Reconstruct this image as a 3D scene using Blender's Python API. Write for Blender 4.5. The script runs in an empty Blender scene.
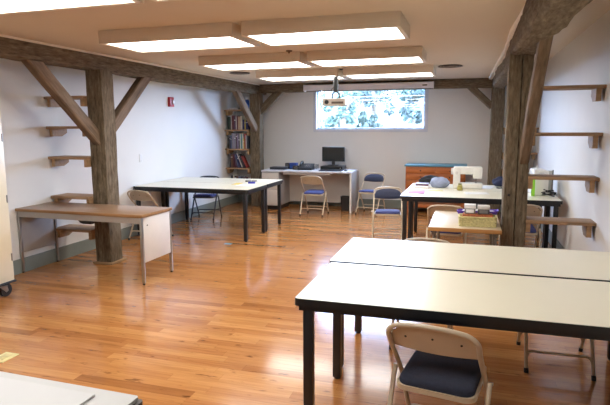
import bpy, bmesh, math, random
from mathutils import Vector, Matrix
random.seed(7)
S = bpy.context.scene
C = S.collection
PI = math.pi

# ------------------------------------------------------------------ materials
MATS = {}
def new_mat(name):
    m = bpy.data.materials.new(name); m.use_nodes = True
    nt = m.node_tree
    b = nt.nodes['Principled BSDF']
    return m, nt, b
def srgb(r, g, b):
    f = lambda c: (c/255/12.92) if c/255 <= .04045 else ((c/255+.055)/1.055)**2.4
    return (f(r), f(g), f(b), 1)
def simple(name, col, rough=.5, metal=0, spec=.5, var=.06, scale=12, bump=0, bscale=60, coat=0):
    """procedural material: base colour with a soft noise variation, optional fine bump"""
    if name in MATS: return MATS[name]
    m, nt, b = new_mat(name)
    n = nt.nodes.new('ShaderNodeTexNoise'); n.inputs['Scale'].default_value = scale; n.inputs['Detail'].default_value = 4
    tc = nt.nodes.new('ShaderNodeTexCoord'); nt.links.new(tc.outputs['Object'], n.inputs['Vector'])
    r = nt.nodes.new('ShaderNodeValToRGB')
    r.color_ramp.elements[0].position = .3; r.color_ramp.elements[1].position = .7
    r.color_ramp.elements[0].color = [max(0, c*(1-var)) for c in col[:3]]+[1]
    r.color_ramp.elements[1].color = [min(1, c*(1+var)) for c in col[:3]]+[1]
    nt.links.new(n.outputs['Fac'], r.inputs['Fac']); nt.links.new(r.outputs['Color'], b.inputs['Base Color'])
    b.inputs['Roughness'].default_value = rough; b.inputs['Metallic'].default_value = metal
    b.inputs['Specular IOR Level'].default_value = spec; b.inputs['Coat Weight'].default_value = coat
    if bump:
        n2 = nt.nodes.new('ShaderNodeTexNoise'); n2.inputs['Scale'].default_value = bscale; n2.inputs['Detail'].default_value = 3
        nt.links.new(tc.outputs['Object'], n2.inputs['Vector'])
        bp = nt.nodes.new('ShaderNodeBump'); bp.inputs['Strength'].default_value = bump; bp.inputs['Distance'].default_value = .01
        nt.links.new(n2.outputs['Fac'], bp.inputs['Height']); nt.links.new(bp.outputs['Normal'], b.inputs['Normal'])
    MATS[name] = m
    return m
def wood(name, cols, axis='Z', rough=.5, stretch=14, scale=3.0, bump=.2, contrast=(.3, .7), spec=.3, fine=True):
    """grain running along one local axis"""
    if name in MATS: return MATS[name]
    m, nt, b = new_mat(name)
    tc = nt.nodes.new('ShaderNodeTexCoord'); mp = nt.nodes.new('ShaderNodeMapping')
    sc = [stretch]*3; sc['XYZ'.index(axis)] = 1
    mp.inputs['Scale'].default_value = sc
    oi = nt.nodes.new('ShaderNodeObjectInfo'); mul = nt.nodes.new('ShaderNodeMath'); mul.operation = 'MULTIPLY'; mul.inputs[1].default_value = 37
    nt.links.new(oi.outputs['Random'], mul.inputs[0]); nt.links.new(mul.outputs[0], mp.inputs['Location'])
    nt.links.new(tc.outputs['Object'], mp.inputs['Vector'])
    n = nt.nodes.new('ShaderNodeTexNoise'); n.inputs['Scale'].default_value = scale; n.inputs['Detail'].default_value = 8; n.inputs['Roughness'].default_value = .65
    nt.links.new(mp.outputs['Vector'], n.inputs['Vector'])
    r = nt.nodes.new('ShaderNodeValToRGB')
    e = r.color_ramp.elements
    e[0].position = contrast[0]; e[1].position = contrast[1]; e[0].color = cols[0]; e[1].color = cols[-1]
    for i, c in enumerate(cols[1:-1]):
        k = e.new(contrast[0]+(contrast[1]-contrast[0])*(i+1)/(len(cols)-1)); k.color = c
    nt.links.new(n.outputs['Fac'], r.inputs['Fac']); nt.links.new(r.outputs['Color'], b.inputs['Base Color'])
    b.inputs['Roughness'].default_value = rough; b.inputs['Specular IOR Level'].default_value = spec
    bp = nt.nodes.new('ShaderNodeBump'); bp.inputs['Strength'].default_value = bump; bp.inputs['Distance'].default_value = .01
    nt.links.new(n.outputs['Fac'], bp.inputs['Height']); nt.links.new(bp.outputs['Normal'], b.inputs['Normal'])
    MATS[name] = m
    return m
def emit(name, col, s):
    m = bpy.data.materials.new(name); m.use_nodes = True; nt = m.node_tree
    nt.nodes.remove(nt.nodes['Principled BSDF'])
    e = nt.nodes.new('ShaderNodeEmission'); e.inputs['Color'].default_value = col; e.inputs['Strength'].default_value = s
    nt.links.new(e.outputs[0], nt.nodes['Material Output'].inputs['Surface'])
    return m
def thin_glass(name, tint=(1, 1, 1, 1), k=.07, rough=.01):
    m = bpy.data.materials.new(name); m.use_nodes = True; nt = m.node_tree
    nt.nodes.remove(nt.nodes['Principled BSDF'])
    t = nt.nodes.new('ShaderNodeBsdfTransparent'); t.inputs['Color'].default_value = tint
    g = nt.nodes.new('ShaderNodeBsdfGlossy'); g.inputs['Roughness'].default_value = rough
    x = nt.nodes.new('ShaderNodeMixShader'); x.inputs[0].default_value = k
    nt.links.new(t.outputs[0], x.inputs[1]); nt.links.new(g.outputs[0], x.inputs[2])
    nt.links.new(x.outputs[0], nt.nodes['Material Output'].inputs['Surface'])
    return m
def floor_mat():
    m, nt, b = new_mat('oak_strip_floor')
    L = nt.links
    def N(t, **k):
        n = nt.nodes.new(t)
        for a, v in k.items(): setattr(n, a, v)
        return n
    def math_(op, a, bb=None):
        n = N('ShaderNodeMath', operation=op)
        for i, v in enumerate((a, bb)):
            if v is None: continue
            if isinstance(v, (int, float)): n.inputs[i].default_value = v
            else: L.new(v, n.inputs[i])
        return n.outputs[0]
    tc = N('ShaderNodeTexCoord'); sp = N('ShaderNodeSeparateXYZ'); L.new(tc.outputs['Object'], sp.inputs[0])
    W, LEN = .083, .80
    yr = math_('DIVIDE', sp.outputs['Y'], W); row = math_('FLOOR', yr)
    w1 = N('ShaderNodeTexWhiteNoise', noise_dimensions='1D'); L.new(row, w1.inputs['W'])
    xr = math_('ADD', math_('DIVIDE', sp.outputs['X'], LEN), math_('MULTIPLY', w1.outputs['Value'], 9.0)); col = math_('FLOOR', xr)
    cb = N('ShaderNodeCombineXYZ'); L.new(row, cb.inputs[0]); L.new(col, cb.inputs[1])
    w2 = N('ShaderNodeTexWhiteNoise', noise_dimensions='3D'); L.new(cb.outputs[0], w2.inputs['Vector'])
    rp = N('ShaderNodeValToRGB'); e = rp.color_ramp.elements
    e[0].position = 0; e[0].color = srgb(150, 97, 52); e[1].position = 1; e[1].color = srgb(195, 139, 84)
    for p, c in ((.05, (165, 108, 58)), (.3, (175, 118, 66)), (.8, (183, 127, 73))):
        k = e.new(p); k.color = srgb(*c)
    L.new(w2.outputs['Value'], rp.inputs['Fac'])
    # grain
    cb2 = N('ShaderNodeCombineXYZ'); L.new(math_('MULTIPLY', sp.outputs['X'], 2.2), cb2.inputs[0]); L.new(math_('MULTIPLY', sp.outputs['Y'], 34), cb2.inputs[1]); L.new(math_('MULTIPLY', w2.outputs['Value'], 50), cb2.inputs[2])
    n1 = N('ShaderNodeTexNoise'); n1.inputs['Scale'].default_value = 1.4; n1.inputs['Detail'].default_value = 7; n1.inputs['Roughness'].default_value = .62; L.new(cb2.outputs[0], n1.inputs['Vector'])
    g = N('ShaderNodeValToRGB'); g.color_ramp.elements[0].position = .28; g.color_ramp.elements[1].position = .6
    g.color_ramp.elements[0].color = (.62, .56, .5, 1); g.color_ramp.elements[1].color = (1, 1, 1, 1); L.new(n1.outputs['Fac'], g.inputs['Fac'])
    mx = N('ShaderNodeMixRGB', blend_type='MULTIPLY'); mx.inputs[0].default_value = .75; L.new(rp.outputs['Color'], mx.inputs[1]); L.new(g.outputs['Color'], mx.inputs[2])
    # knots and mineral streaks
    cb3 = N('ShaderNodeCombineXYZ'); L.new(math_('MULTIPLY', sp.outputs['X'], 7.5), cb3.inputs[0]); L.new(math_('MULTIPLY', sp.outputs['Y'], 26), cb3.inputs[1]); L.new(math_('MULTIPLY', w2.outputs['Value'], 20), cb3.inputs[2])
    n2 = N('ShaderNodeTexNoise'); n2.inputs['Scale'].default_value = 1.0; n2.inputs['Detail'].default_value = 3; L.new(cb3.outputs[0], n2.inputs['Vector'])
    kn = N('ShaderNodeValToRGB'); kn.color_ramp.elements[0].position = .635; kn.color_ramp.elements[1].position = .74
    kn.color_ramp.elements[0].color = (1, 1, 1, 1); kn.color_ramp.elements[1].color = (.30, .22, .16, 1); L.new(n2.outputs['Fac'], kn.inputs['Fac'])
    mx2 = N('ShaderNodeMixRGB', blend_type='MULTIPLY'); mx2.inputs[0].default_value = .85; L.new(mx.outputs[0], mx2.inputs[1]); L.new(kn.outputs['Color'], mx2.inputs[2])
    # joints
    fy = math_('FRACT', yr); fx = math_('FRACT', xr)
    jy = math_('LESS_THAN', fy, .022); jx = math_('LESS_THAN', fx, .0022)
    j = math_('MAXIMUM', jy, jx)
    mx3 = N('ShaderNodeMixRGB', blend_type='MULTIPLY'); L.new(math_('MULTIPLY', j, .5), mx3.inputs[0]); L.new(mx2.outputs[0], mx3.inputs[1]); mx3.inputs[2].default_value = (.3, .2, .13, 1)
    L.new(mx3.outputs[0], b.inputs['Base Color'])
    rr = math_('ADD', math_('MULTIPLY', n1.outputs['Fac'], .10), .11)
    L.new(rr, b.inputs['Roughness'])
    b.inputs['Specular IOR Level'].default_value = .42
    b.inputs['Coat Weight'].default_value = .18; b.inputs['Coat Roughness'].default_value = .08
    # every strip lies a hair out of level, so reflections break up strip by strip
    geo = N('ShaderNodeNewGeometry'); va = N('ShaderNodeVectorMath', operation='SUBTRACT'); L.new(w2.outputs['Color'], va.inputs[0]); va.inputs[1].default_value = (.5, .5, .5)
    vs = N('ShaderNodeVectorMath', operation='MULTIPLY'); L.new(va.outputs[0], vs.inputs[0]); vs.inputs[1].default_value = (.003, .006, 0)
    vv = N('ShaderNodeVectorMath', operation='ADD'); L.new(vs.outputs[0], vv.inputs[0]); L.new(geo.outputs['Normal'], vv.inputs[1])
    vn = N('ShaderNodeVectorMath', operation='NORMALIZE'); L.new(vv.outputs[0], vn.inputs[0])
    L.new(vn.outputs[0], b.inputs['Normal']); L.new(vn.outputs[0], b.inputs['Coat Normal'])
    return m

M_FLOOR = floor_mat()
M_WALL = simple('wall_paint', srgb(223, 222, 220), .75, var=.012, scale=3, spec=.25, bump=.05, bscale=120)
M_CEIL = simple('ceiling_paint', srgb(206, 194, 176), .8, var=.012, scale=2, spec=.2)
M_CTRIM = simple('ceiling_bead', srgb(232, 224, 210), .6, var=.02)
M_BASE = simple('baseboard_paint', srgb(128, 136, 130), .45, var=.03)
M_TIMBER = wood('barn_timber', [srgb(62, 53, 43), srgb(99, 87, 71), srgb(119, 106, 87), srgb(144, 130, 110)], 'Z', .88, 5, 9, 1.0, (.27, .72), .12)
M_BRACE = wood('brace_timber', [srgb(82, 68, 55), srgb(116, 98, 80), srgb(140, 120, 100)], 'Z', .8, 8, 3.0, .4, (.3, .7), .2)
M_SHELF = wood('shelf_pine', [srgb(132, 104, 76), srgb(158, 126, 94), srgb(178, 148, 116)], 'X', .55, 14, 2.2, .1, (.3, .7), .35)
M_CLEAT = wood('cleat_pine', [srgb(146, 116, 84), srgb(176, 144, 108)], 'X', .6, 10, 3, .1)
M_WHITE_LAM = simple('white_laminate', srgb(234, 229, 208), .28, var=.01, scale=4, spec=.5)
M_BLACK = simple('black_edge', srgb(28, 29, 30), .4, var=.08)
M_BLACKLEG = simple('black_powder_steel', srgb(30, 31, 34), .35, var=.06, spec=.5)
M_TAN = simple('beige_enamel', srgb(188, 172, 148), .38, var=.03, spec=.5)
M_PAD = simple('navy_upholstery', srgb(48, 53, 76), .85, var=.16, scale=60, bump=.3, bscale=300)
M_PADBLUE = simple('blue_upholstery', srgb(54, 60, 112), .85, var=.12, scale=60, bump=.3, bscale=300)
M_CHROME = simple('brushed_steel', srgb(170, 168, 166), .28, metal=.85, var=.04)
M_RUBBER = simple('dark_rubber', srgb(34, 32, 32), .6, var=.08)
M_DESKTOP = wood('walnut_laminate', [srgb(122, 94, 70), srgb(142, 112, 86), srgb(156, 126, 100)], 'X', .32, 16, 2.2, .03, (.3, .7), .5)
M_OAKEDGE = wood('oak_edge', [srgb(166, 118, 66), srgb(192, 142, 86)], 'X', .45, 12, 3, .05)
M_STEELGREY = simple('grey_enamel', srgb(164, 160, 156), .4, var=.03)
M_PANEL = simple('pale_panel', srgb(214, 210, 206), .45, var=.015)
M_CREAM = simple('cream_enamel', srgb(226, 216, 190), .35, var=.015, spec=.5)
M_BEIGELAM = simple('beige_laminate', srgb(206, 190, 162), .4, var=.03)
M_GREYLAM = simple('grey_laminate', srgb(206, 206, 212), .35, var=.02)
M_DESKWHITE = simple('offwhite_melamine', srgb(206, 198, 188), .5, var=.02)
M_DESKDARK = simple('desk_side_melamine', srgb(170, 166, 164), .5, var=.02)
M_ORANGE = wood('pine_orange', [srgb(136, 74, 34), srgb(172, 98, 48), srgb(190, 114, 60)], 'X', .45, 10, 2.2, .05, (.3, .7), .4)
M_TEAL = simple('teal_top', srgb(78, 132, 150), .4, var=.1, scale=3)
M_MACHINE = simple('machine_plastic', srgb(232, 230, 224), .35, var=.01)
M_DARKPL = simple('charcoal_plastic', srgb(38, 39, 42), .4, var=.06)
M_SCREEN = simple('dark_screen', srgb(34, 37, 38), .22, var=.03)
M_BLUE = simple('blue_plastic', srgb(36, 74, 150), .4, var=.08)
M_HOUS = simple('fixture_enamel', srgb(218, 206, 188), .5, var=.012)
M_SCRCASE = simple('screen_case_white', srgb(226, 226, 232), .4, var=.01)
M_FRAME = simple('window_frame_paint', srgb(196, 202, 214), .45, var=.01)
M_RED = simple('alarm_red', srgb(176, 28, 34), .35, var=.04)
M_BRASS = simple('brass', srgb(226, 214, 160), .45, metal=.25, var=.1, scale=30)
M_PAPER = simple('paper', srgb(240, 240, 240), .8, var=.01)
M_TUBEGREY = simple('grey_tube', srgb(120, 116, 110), .4, metal=.4, var=.05)

# ------------------------------------------------------------------ mesh helpers
def tagt(o, label, cat, group=None):
    o['label'] = label; o['category'] = cat
    if group: o['group'] = group
    return o
def thing(name, label, cat, loc=(0, 0, 0), rz=0, group=None):
    o = bpy.data.objects.new(name, None); C.objects.link(o); o.empty_display_size = .1
    o.location = loc; o.rotation_euler = (0, 0, rz)
    return tagt(o, label, cat, group)
def obj(name, bm, mats, parent=None, smooth=True, loc=None):
    me = bpy.data.meshes.new(name)
    bmesh.ops.recalc_face_normals(bm, faces=bm.faces[:])
    bm.to_mesh(me); bm.free()
    if not isinstance(mats, (list, tuple)): mats = [mats]
    for m in mats: me.materials.append(m)
    if smooth:
        me.polygons.foreach_set('use_smooth', [True]*len(me.polygons))
        me.set_sharp_from_angle(angle=math.radians(38))
    o = bpy.data.objects.new(name, me); C.objects.link(o)
    if parent: o.parent = parent
    if loc: o.location = loc
    return o
def struct(name, bm, m, parent=None, smooth=False):
    o = obj(name, bm, m, parent, smooth)
    o['kind'] = 'structure'
    return o
def B(): return bmesh.new()
def box(bm, x0, y0, z0, x1, y1, z1, bev=0, mi=0, mat=None, seg=2):
    r = bmesh.ops.create_cube(bm, size=1)
    vs = r['verts']
    bmesh.ops.scale(bm, vec=(x1-x0, y1-y0, z1-z0), verts=vs)
    bmesh.ops.translate(bm, vec=((x0+x1)/2, (y0+y1)/2, (z0+z1)/2), verts=vs)
    fs = list({f for v in vs for f in v.link_faces})
    if bev:
        es = list({e for v in vs for e in v.link_edges})
        rr = bmesh.ops.bevel(bm, geom=es, offset=min(bev, .49*min(abs(x1-x0), abs(y1-y0), abs(z1-z0))), segments=seg, profile=.5, affect='EDGES')
        fs = list({f for v in rr['verts'] for f in v.link_faces} | {f for f in fs if f.is_valid})
    for f in fs: f.material_index = mi
    if mat is not None:
        bmesh.ops.transform(bm, matrix=mat, verts=list({v for f in fs for v in f.verts}))
    return fs
def bx(*a, **k):
    bm = B(); box(bm, *a, **k); return bm
def cyl(bm, p0, p1, r, r2=None, n=16, mi=0, caps=True):
    p0, p1 = Vector(p0), Vector(p1); d = p1-p0
    M = Matrix.Translation((p0+p1)/2) @ d.to_track_quat('Z', 'Y').to_matrix().to_4x4()
    rr = bmesh.ops.create_cone(bm, cap_ends=caps, segments=n, radius1=r, radius2=r if r2 is None else r2, depth=d.length, matrix=M)
    for f in {f for v in rr['verts'] for f in v.link_faces}: f.material_index = mi
def tube(bm, pts, r, n=10, mi=0):
    """swept round tube with mitred bends"""
    P = [Vector(p) for p in pts]; rings = []
    up = None
    for i, p in enumerate(P):
        t = (P[min(i+1, len(P)-1)]-P[max(i-1, 0)]).normalized()
        if up is None:
            up = Vector((0, 0, 1)) if abs(t.z) < .9 else Vector((0, 1, 0))
        a = up-t*up.dot(t); a.normalize(); b = t.cross(a); up = a
        rings.append([bm.verts.new(p+a*r*math.cos(2*PI*k/n)+b*r*math.sin(2*PI*k/n)) for k in range(n)])
    for i in range(len(rings)-1):
        for k in range(n):
            f = bm.faces.new((rings[i][k], rings[i][(k+1) % n], rings[i+1][(k+1) % n], rings[i+1][k])); f.material_index = mi
    for rg in (rings[0], rings[-1]):
        f = bm.faces.new(rg); f.material_index = mi
def fillet(pts, rad, n=5):
    P = [Vector(p) for p in pts]; out = [P[0]]
    for i in range(1, len(P)-1):
        a = (P[i-1]-P[i]); b = (P[i+1]-P[i]); la, lb = a.length, b.length
        r = min(rad, la*.49, lb*.49); A = P[i]+a/la*r; D = P[i]+b/lb*r
        for k in range(n+1):
            t = k/n; out.append(A*(1-t)**2+P[i]*2*t*(1-t)+D*t*t)
    out.append(P[-1]); return out
def lathe(bm, prof, n=20, c=(0, 0), mi=0):
    rings = []
    for r, z in prof:
        rings.append([bm.verts.new((c[0]+max(r, 1e-4)*math.cos(2*PI*k/n), c[1]+max(r, 1e-4)*math.sin(2*PI*k/n), z)) for k in range(n)])
    for i in range(len(rings)-1):
        for k in range(n):
            f = bm.faces.new((rings[i][k], rings[i][(k+1) % n], rings[i+1][(k+1) % n], rings[i+1][k])); f.material_index = mi
    bm.faces.new(rings[0]); bm.faces.new(rings[-1])
def prism(bm, outline, axis, a0, a1, mi=0):
    """extrude a 2D outline along an axis; outline in the two other axes (order x,y,z without axis)"""
    def mk(u, v, a):
        return {'x': (a, u, v), 'y': (u, a, v), 'z': (u, v, a)}[axis]
    A = [bm.verts.new(mk(u, v, a0)) for u, v in outline]; D = [bm.verts.new(mk(u, v, a1)) for u, v in outline]
    n = len(outline)
    for f in [bm.faces.new(A), bm.faces.new(D[::-1])]+[bm.faces.new((A[i], D[i], D[(i+1) % n], A[(i+1) % n])) for i in range(n)]: f.material_index = mi
def rrect(x0, y0, x1, y1, r, n=5):
    out = []
    for cx, cy, a in ((x1-r, y1-r, 0), (x0+r, y1-r, 90), (x0+r, y0+r, 180), (x1-r, y0+r, 270)):
        for k in range(n+1):
            t = math.radians(a+90*k/n); out.append((cx+r*math.cos(t), cy+r*math.sin(t)))
    return out
def copy_tree(o, parent=None):
    c = o.copy(); C.objects.link(c)
    if parent: c.parent = parent
    for ch in list(o.children): copy_tree(ch, c)
    return c

# ------------------------------------------------------------------ room shell
XL, XR, YB, YF = -4.575, 1.075, 10.16, -2.4
ZC, ZA = 2.345, 2.50          # main ceiling, aisle ceilings
struct('floor', bx(XL-.2, YF-.2, -.12, XR+.2, YB+.22, 0), M_FLOOR)
struct('wall_left', bx(XL-.2, YF-.2, 0, XL, YB+.22, 2.7), M_WALL)
struct('wall_right', bx(XR, YF-.2, 0, XR+.2, YB+.22, 2.7), M_WALL)
struct('wall_front', bx(XL, YF-.2, 0, XR, YF, 2.7), M_WALL)
WX0, WX1, WZ0, WZ1 = -2.885, -.80, 1.485, 2.27
bm = B()
box(bm, XL, YB, 0, WX0, YB+.2, 2.7); box(bm, WX1, YB, 0, XR, YB+.2, 2.7)
box(bm, WX0, YB, 0, WX1, YB+.2, WZ0); box(bm, WX0, YB, WZ1, WX1, YB+.2, 2.7)
struct('wall_back', bm, M_WALL)
struct('ceiling', bx(-3.93, YF, ZC, .42, YB, 2.7), M_CEIL)
struct('light_seal_roof', bx(XL-.2, YF-.2, 2.7, XR+.2, YB+.22, 2.8), M_CEIL)  # unseen slab added over the ceilings to stop sky light leaking in
struct('ceiling_aisle_left', bx(XL, YF, ZA, -3.93, YB, 2.7), M_CEIL)
struct('ceiling_aisle_right', bx(.42, YF, ZA, XR, YB, 2.7), M_CEIL)
# bead along the ceiling edges; the right one follows the crooked beam
bm = B(); box(bm, -3.91, YF, ZC-.018, -3.885, YB-.2, ZC+.02, .004); struct('trim_1', bm, M_CTRIM)
bm = B()
tr = [(YF, .345), (1.5, .345), (3.2, .348), (3.85, .345), (4.5, .327), (5.0, .312), (5.6, .325), (6.2, .332), (7.6, .31), (9.7, .285)]
for i in range(len(tr)-1):
    (ya, xa), (yb, xb) = tr[i], tr[i+1]
    vs = []
    for y, x in ((ya, xa), (yb, xb)):
        vs.append([bm.verts.new((x-.02, y, ZC-.034)), bm.verts.new((x+.03, y, ZC-.034)), bm.verts.new((x+.03, y, ZC+.05)), bm.verts.new((x-.036, y, ZC+.05))])
    for k in range(4): bm.faces.new((vs[0][k], vs[0][(k+1) % 4], vs[1][(k+1) % 4], vs[1][k]))
struct('trim_2', bm, M_CTRIM)
BH = .155
struct('baseboard_left', bx(XL, YF, 0, XL+.02, YB, BH, .004), M_BASE)
struct('baseboard_right', bx(XR-.02, YF, 0, XR, YB, BH, .004), M_BASE)
struct('baseboard_back', bx(XL+.02, YB-.02, 0, XR-.02, YB, BH, .004), M_BASE)
struct('baseboard_front', bx(XL+.02, YF, 0, XR-.02, YF+.02, BH, .004), M_BASE)
# window: frame deep in the wall, with pane
bm = B(); f = .035
for a in ((WX0, WZ0, WX0+f, WZ1), (WX1-f, WZ0, WX1, WZ1), (WX0+f, WZ0, WX1-f, WZ0+f), (WX0+f, WZ1-f, WX1-f, WZ1)):
    box(bm, a[0], YB+.09, a[1], a[2], YB+.16, a[3], .004)
win = struct('window_1', bm, M_FRAME)
bm = B()
for a in ((WX0, WZ0, WX0+.012, WZ1), (WX1-.012, WZ0, WX1, WZ1), (WX0, WZ0, WX1, WZ0+.012), (WX0, WZ1-.012, WX1, WZ1)):
    box(bm, a[0], YB-.006, a[1], a[2], YB+.09, a[3])
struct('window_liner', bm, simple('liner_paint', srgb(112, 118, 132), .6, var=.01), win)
bm = B()
for a in ((WX0-.05, WZ0-.05, WX0+.008, WZ1), (WX1-.008, WZ0-.05, WX1+.05, WZ1), (WX0+.008, WZ0-.05, WX1-.008, WZ0+.008)):
    box(bm, a[0], YB-.014, a[1], a[2], YB-.001, a[3], .003)
struct('window_casing', bm, simple('casing_paint', srgb(206, 208, 216), .5, var=.01), win)
pane = struct('window_pane', bx(WX0+f, YB+.115, WZ0+f, WX1-f, YB+.121, WZ1-f), thin_glass('window_glass'), win)

# ------------------------------------------------------------------ timber frame
def timber(name, label, p0, p1, w, h, cat='beam', mat=None, jit=.012, seg=None, side=(0, 0, 1), group=None, profile=None, bev=.012, cuts=(), crack=None):
    """rough hewn timber from p0 to p1; w across 'side x axis', h along 'side'"""
    p0, p1 = Vector(p0), Vector(p1); d = p1-p0; Ln = d.length
    z = d.normalized(); y = Vector(side)-z*Vector(side).dot(z); y.normalize(); x = y.cross(z)
    n = seg or max(4, int(Ln/.12)); bm = B()
    q = 3
    out = []
    # closed cross-section of 4 sides x q points with chamfered corners
    base = []
    for (ax, ay, bx_, by_) in ((-1, -1, 1, -1), (1, -1, 1, 1), (1, 1, -1, 1), (-1, 1, -1, -1)):
        for k in range(q+1):
            t = k/q
            u = ax+(bx_-ax)*t; v = ay+(by_-ay)*t
            if k == 0: u += (bx_-ax)*bev/w; v += (by_-ay)*bev/h
            if k == q: u -= (bx_-ax)*bev/w; v -= (by_-ay)*bev/h
            base.append((u, v))
    if crack is not None: base[2:2] = [(crack-.045, -1), (crack, -.72), (crack+.045, -1)]; base.sort(key=lambda p: 0)
    ph = [random.uniform(0, 6.28) for _ in range(len(base))]
    rings = []
    for i in range(n+1):
        t = i/n; s = t*Ln
        ww, hh, ox, oy = profile(t) if profile else (w, h, 0, 0)
        rg = []
        for k, (u, v) in enumerate(base):
            j1 = 0 if crack is not None and 2 <= k <= 4 else jit*(.55*math.sin(s*3.1+ph[k])+.35*math.sin(s*8.3+ph[(k*3) % len(ph)])+random.uniform(-.35, .35))
            nrm = Vector((u, v)); nrm.normalize()
            rg.append(bm.verts.new((u*ww/2+ox+nrm.x*j1, v*hh/2+oy+nrm.y*j1, s)))
        rings.append(rg)
    m = len(base)
    for i in range(n):
        for k in range(m):
            bm.faces.new((rings[i][k], rings[i][(k+1) % m], rings[i+1][(k+1) % m], rings[i+1][k]))
    bm.faces.new(rings[0]); bm.faces.new(rings[-1])
    MW = Matrix((( x.x, y.x, z.x, p0.x), (x.y, y.y, z.y, p0.y), (x.z, y.z, z.z, p0.z), (0, 0, 0, 1)))
    IM = MW.inverted()
    for pc, pn in cuts:      # housed flush against its neighbour
        bmesh.ops.bisect_plane(bm, geom=bm.verts[:]+bm.edges[:]+bm.faces[:], plane_co=IM @ Vector(pc), plane_no=IM.to_3x3() @ Vector(pn), clear_outer=True)
        bmesh.ops.holes_fill(bm, edges=[e for e in bm.edges if e.is_boundary])
    o = obj(name, bm, mat or M_TIMBER); o.matrix_world = MW
    return tagt(o, label, cat, group)
# posts: local y = world -Y facing
PL = timber('timber_post', 'thick rough-hewn timber post rising behind the brown-topped desk', (-3.955, 5.145, .024), (-3.955, 5.145, 2.17), .20, .21, 'post', side=(0, 1, 0), jit=.005, bev=.006)
bm = B(); box(bm, -4.085, 5.01, 0, -3.825, 5.285, .024, .004)
tagt(obj('post_base_plate', bm, M_CLEAT), 'flat wooden base plate under the timber post behind the brown desk', 'base plate')
PR = timber('timber_post', 'thick cracked timber post standing right of the basket desk, in front of the sewing tables', (.405, 5.215, 0), (.405, 5.215, 2.17), .20, .22, 'post', side=(0, 1, 0), jit=.007, crack=.06)
bm = B(); cyl(bm, (-.055, -.125, .93), (-.055, -.09, .93), .012, n=12)
obj('peg', bm, M_RUBBER, PR)
timber('timber_post', 'dark timber corner post beside the bookshelves at the back left', (-3.965, 9.76, 0), (-3.965, 9.76, 2.19), .21, .20, 'post', side=(0, 1, 0), jit=.006)
timber('timber_post', 'dark timber post against the back wall right of the sewing machine', (.425, 9.78, 0), (.425, 9.78, 2.19), .21, .20, 'post', side=(0, 1, 0), jit=.006)
# long beams
def prof_left(t):
    y = YF+t*(YB-YF)
    dz = .010*math.sin(y*.9+1)
    return (.20, .20+dz, 0, -dz/2)
timber('timber_beam', 'long dark timber beam running along the left side above the brown desk', (-4.005, YF, 2.262), (-4.005, YB-.01, 2.262), .20, .20, 'beam', side=(0, 0, 1), jit=.008, profile=prof_left)
def prof_right(t):
    y = YF+t*(YB-YF)
    k = max(0, min(1, (5.3-y)/1.2)); e = .03*k
    return (.19+e*.2, .22+e, .012*math.sin(y*1.7), -e/2)
timber('timber_beam', 'heavy crooked timber beam running overhead along the right side', (.42, YF, 2.26), (.42, YB-.01, 2.27), .19, .22, 'beam', side=(0, 0, 1), jit=.016, profile=prof_right, bev=.02)
timber('timber_beam', 'dark timber beam crossing the back wall above the window', (-3.90, 9.83, 2.265), (.32, 9.83, 2.265), .16, .158, 'beam', side=(0, 0, 1), jit=.006)
# braces
timber('timber_brace', 'diagonal timber brace on the near side of the post behind the brown desk', (-3.96, 5.13, 1.36), (-3.96, 4.10, 2.24), .10, .13, 'brace', M_BRACE, side=(0, 1, 1), jit=.003, cuts=(((0, 0, 2.166), (0, 0, 1)), ((0, 5.039, 0), (0, 1, 0))))
timber('timber_brace', 'diagonal timber brace on the far side of the post behind the brown desk', (-3.95, 5.19, 1.455), (-3.95, 6.10, 2.24), .10, .13, 'brace', M_BRACE, side=(0, -1, 1), jit=.003, cuts=(((0, 0, 2.166), (0, 0, 1)), ((0, 5.251, 0), (0, -1, 0))))
timber('timber_brace', 'diagonal timber brace crossing in front of the bookshelves', (-3.96, 9.66, 1.50), (-3.96, 8.72, 2.24), .10, .13, 'brace', M_BRACE, side=(0, 1, 1), jit=.003, cuts=(((0, 0, 2.166), (0, 0, 1)), ((0, 9.659, 0), (0, 1, 0))))
timber('timber_brace', 'short dark brace between the back left corner post and the back beam', (-3.90, 9.78, 1.82), (-3.42, 9.80, 2.28), .12, .14, 'brace', M_TIMBER, side=(1, 0, -1), jit=.004, cuts=(((0, 0, 2.187), (0, 0, 1)), ((-3.859, 0, 0), (-1, 0, 0))))
timber('timber_brace', 'lighter brown brace leaning from the cracked right post up to the crooked beam', (.462, 5.20, 1.21), (.472, 4.02, 2.24), .08, .13, 'brace', M_BRACE, side=(0, 1, 1), jit=.003, cuts=(((0, 0, 2.15), (0, 0, 1)), ((0, 5.104, 0), (0, 1, 0))))
timber('timber_brace', 'short dark brace between the back right post and the back beam', (.34, 9.78, 1.86), (-.10, 9.80, 2.28), .11, .11, 'brace', M_TIMBER, side=(-1, 0, -1), jit=.004, cuts=(((0, 0, 2.187), (0, 0, 1)), ((.319, 0, 0), (1, 0, 0))))

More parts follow.
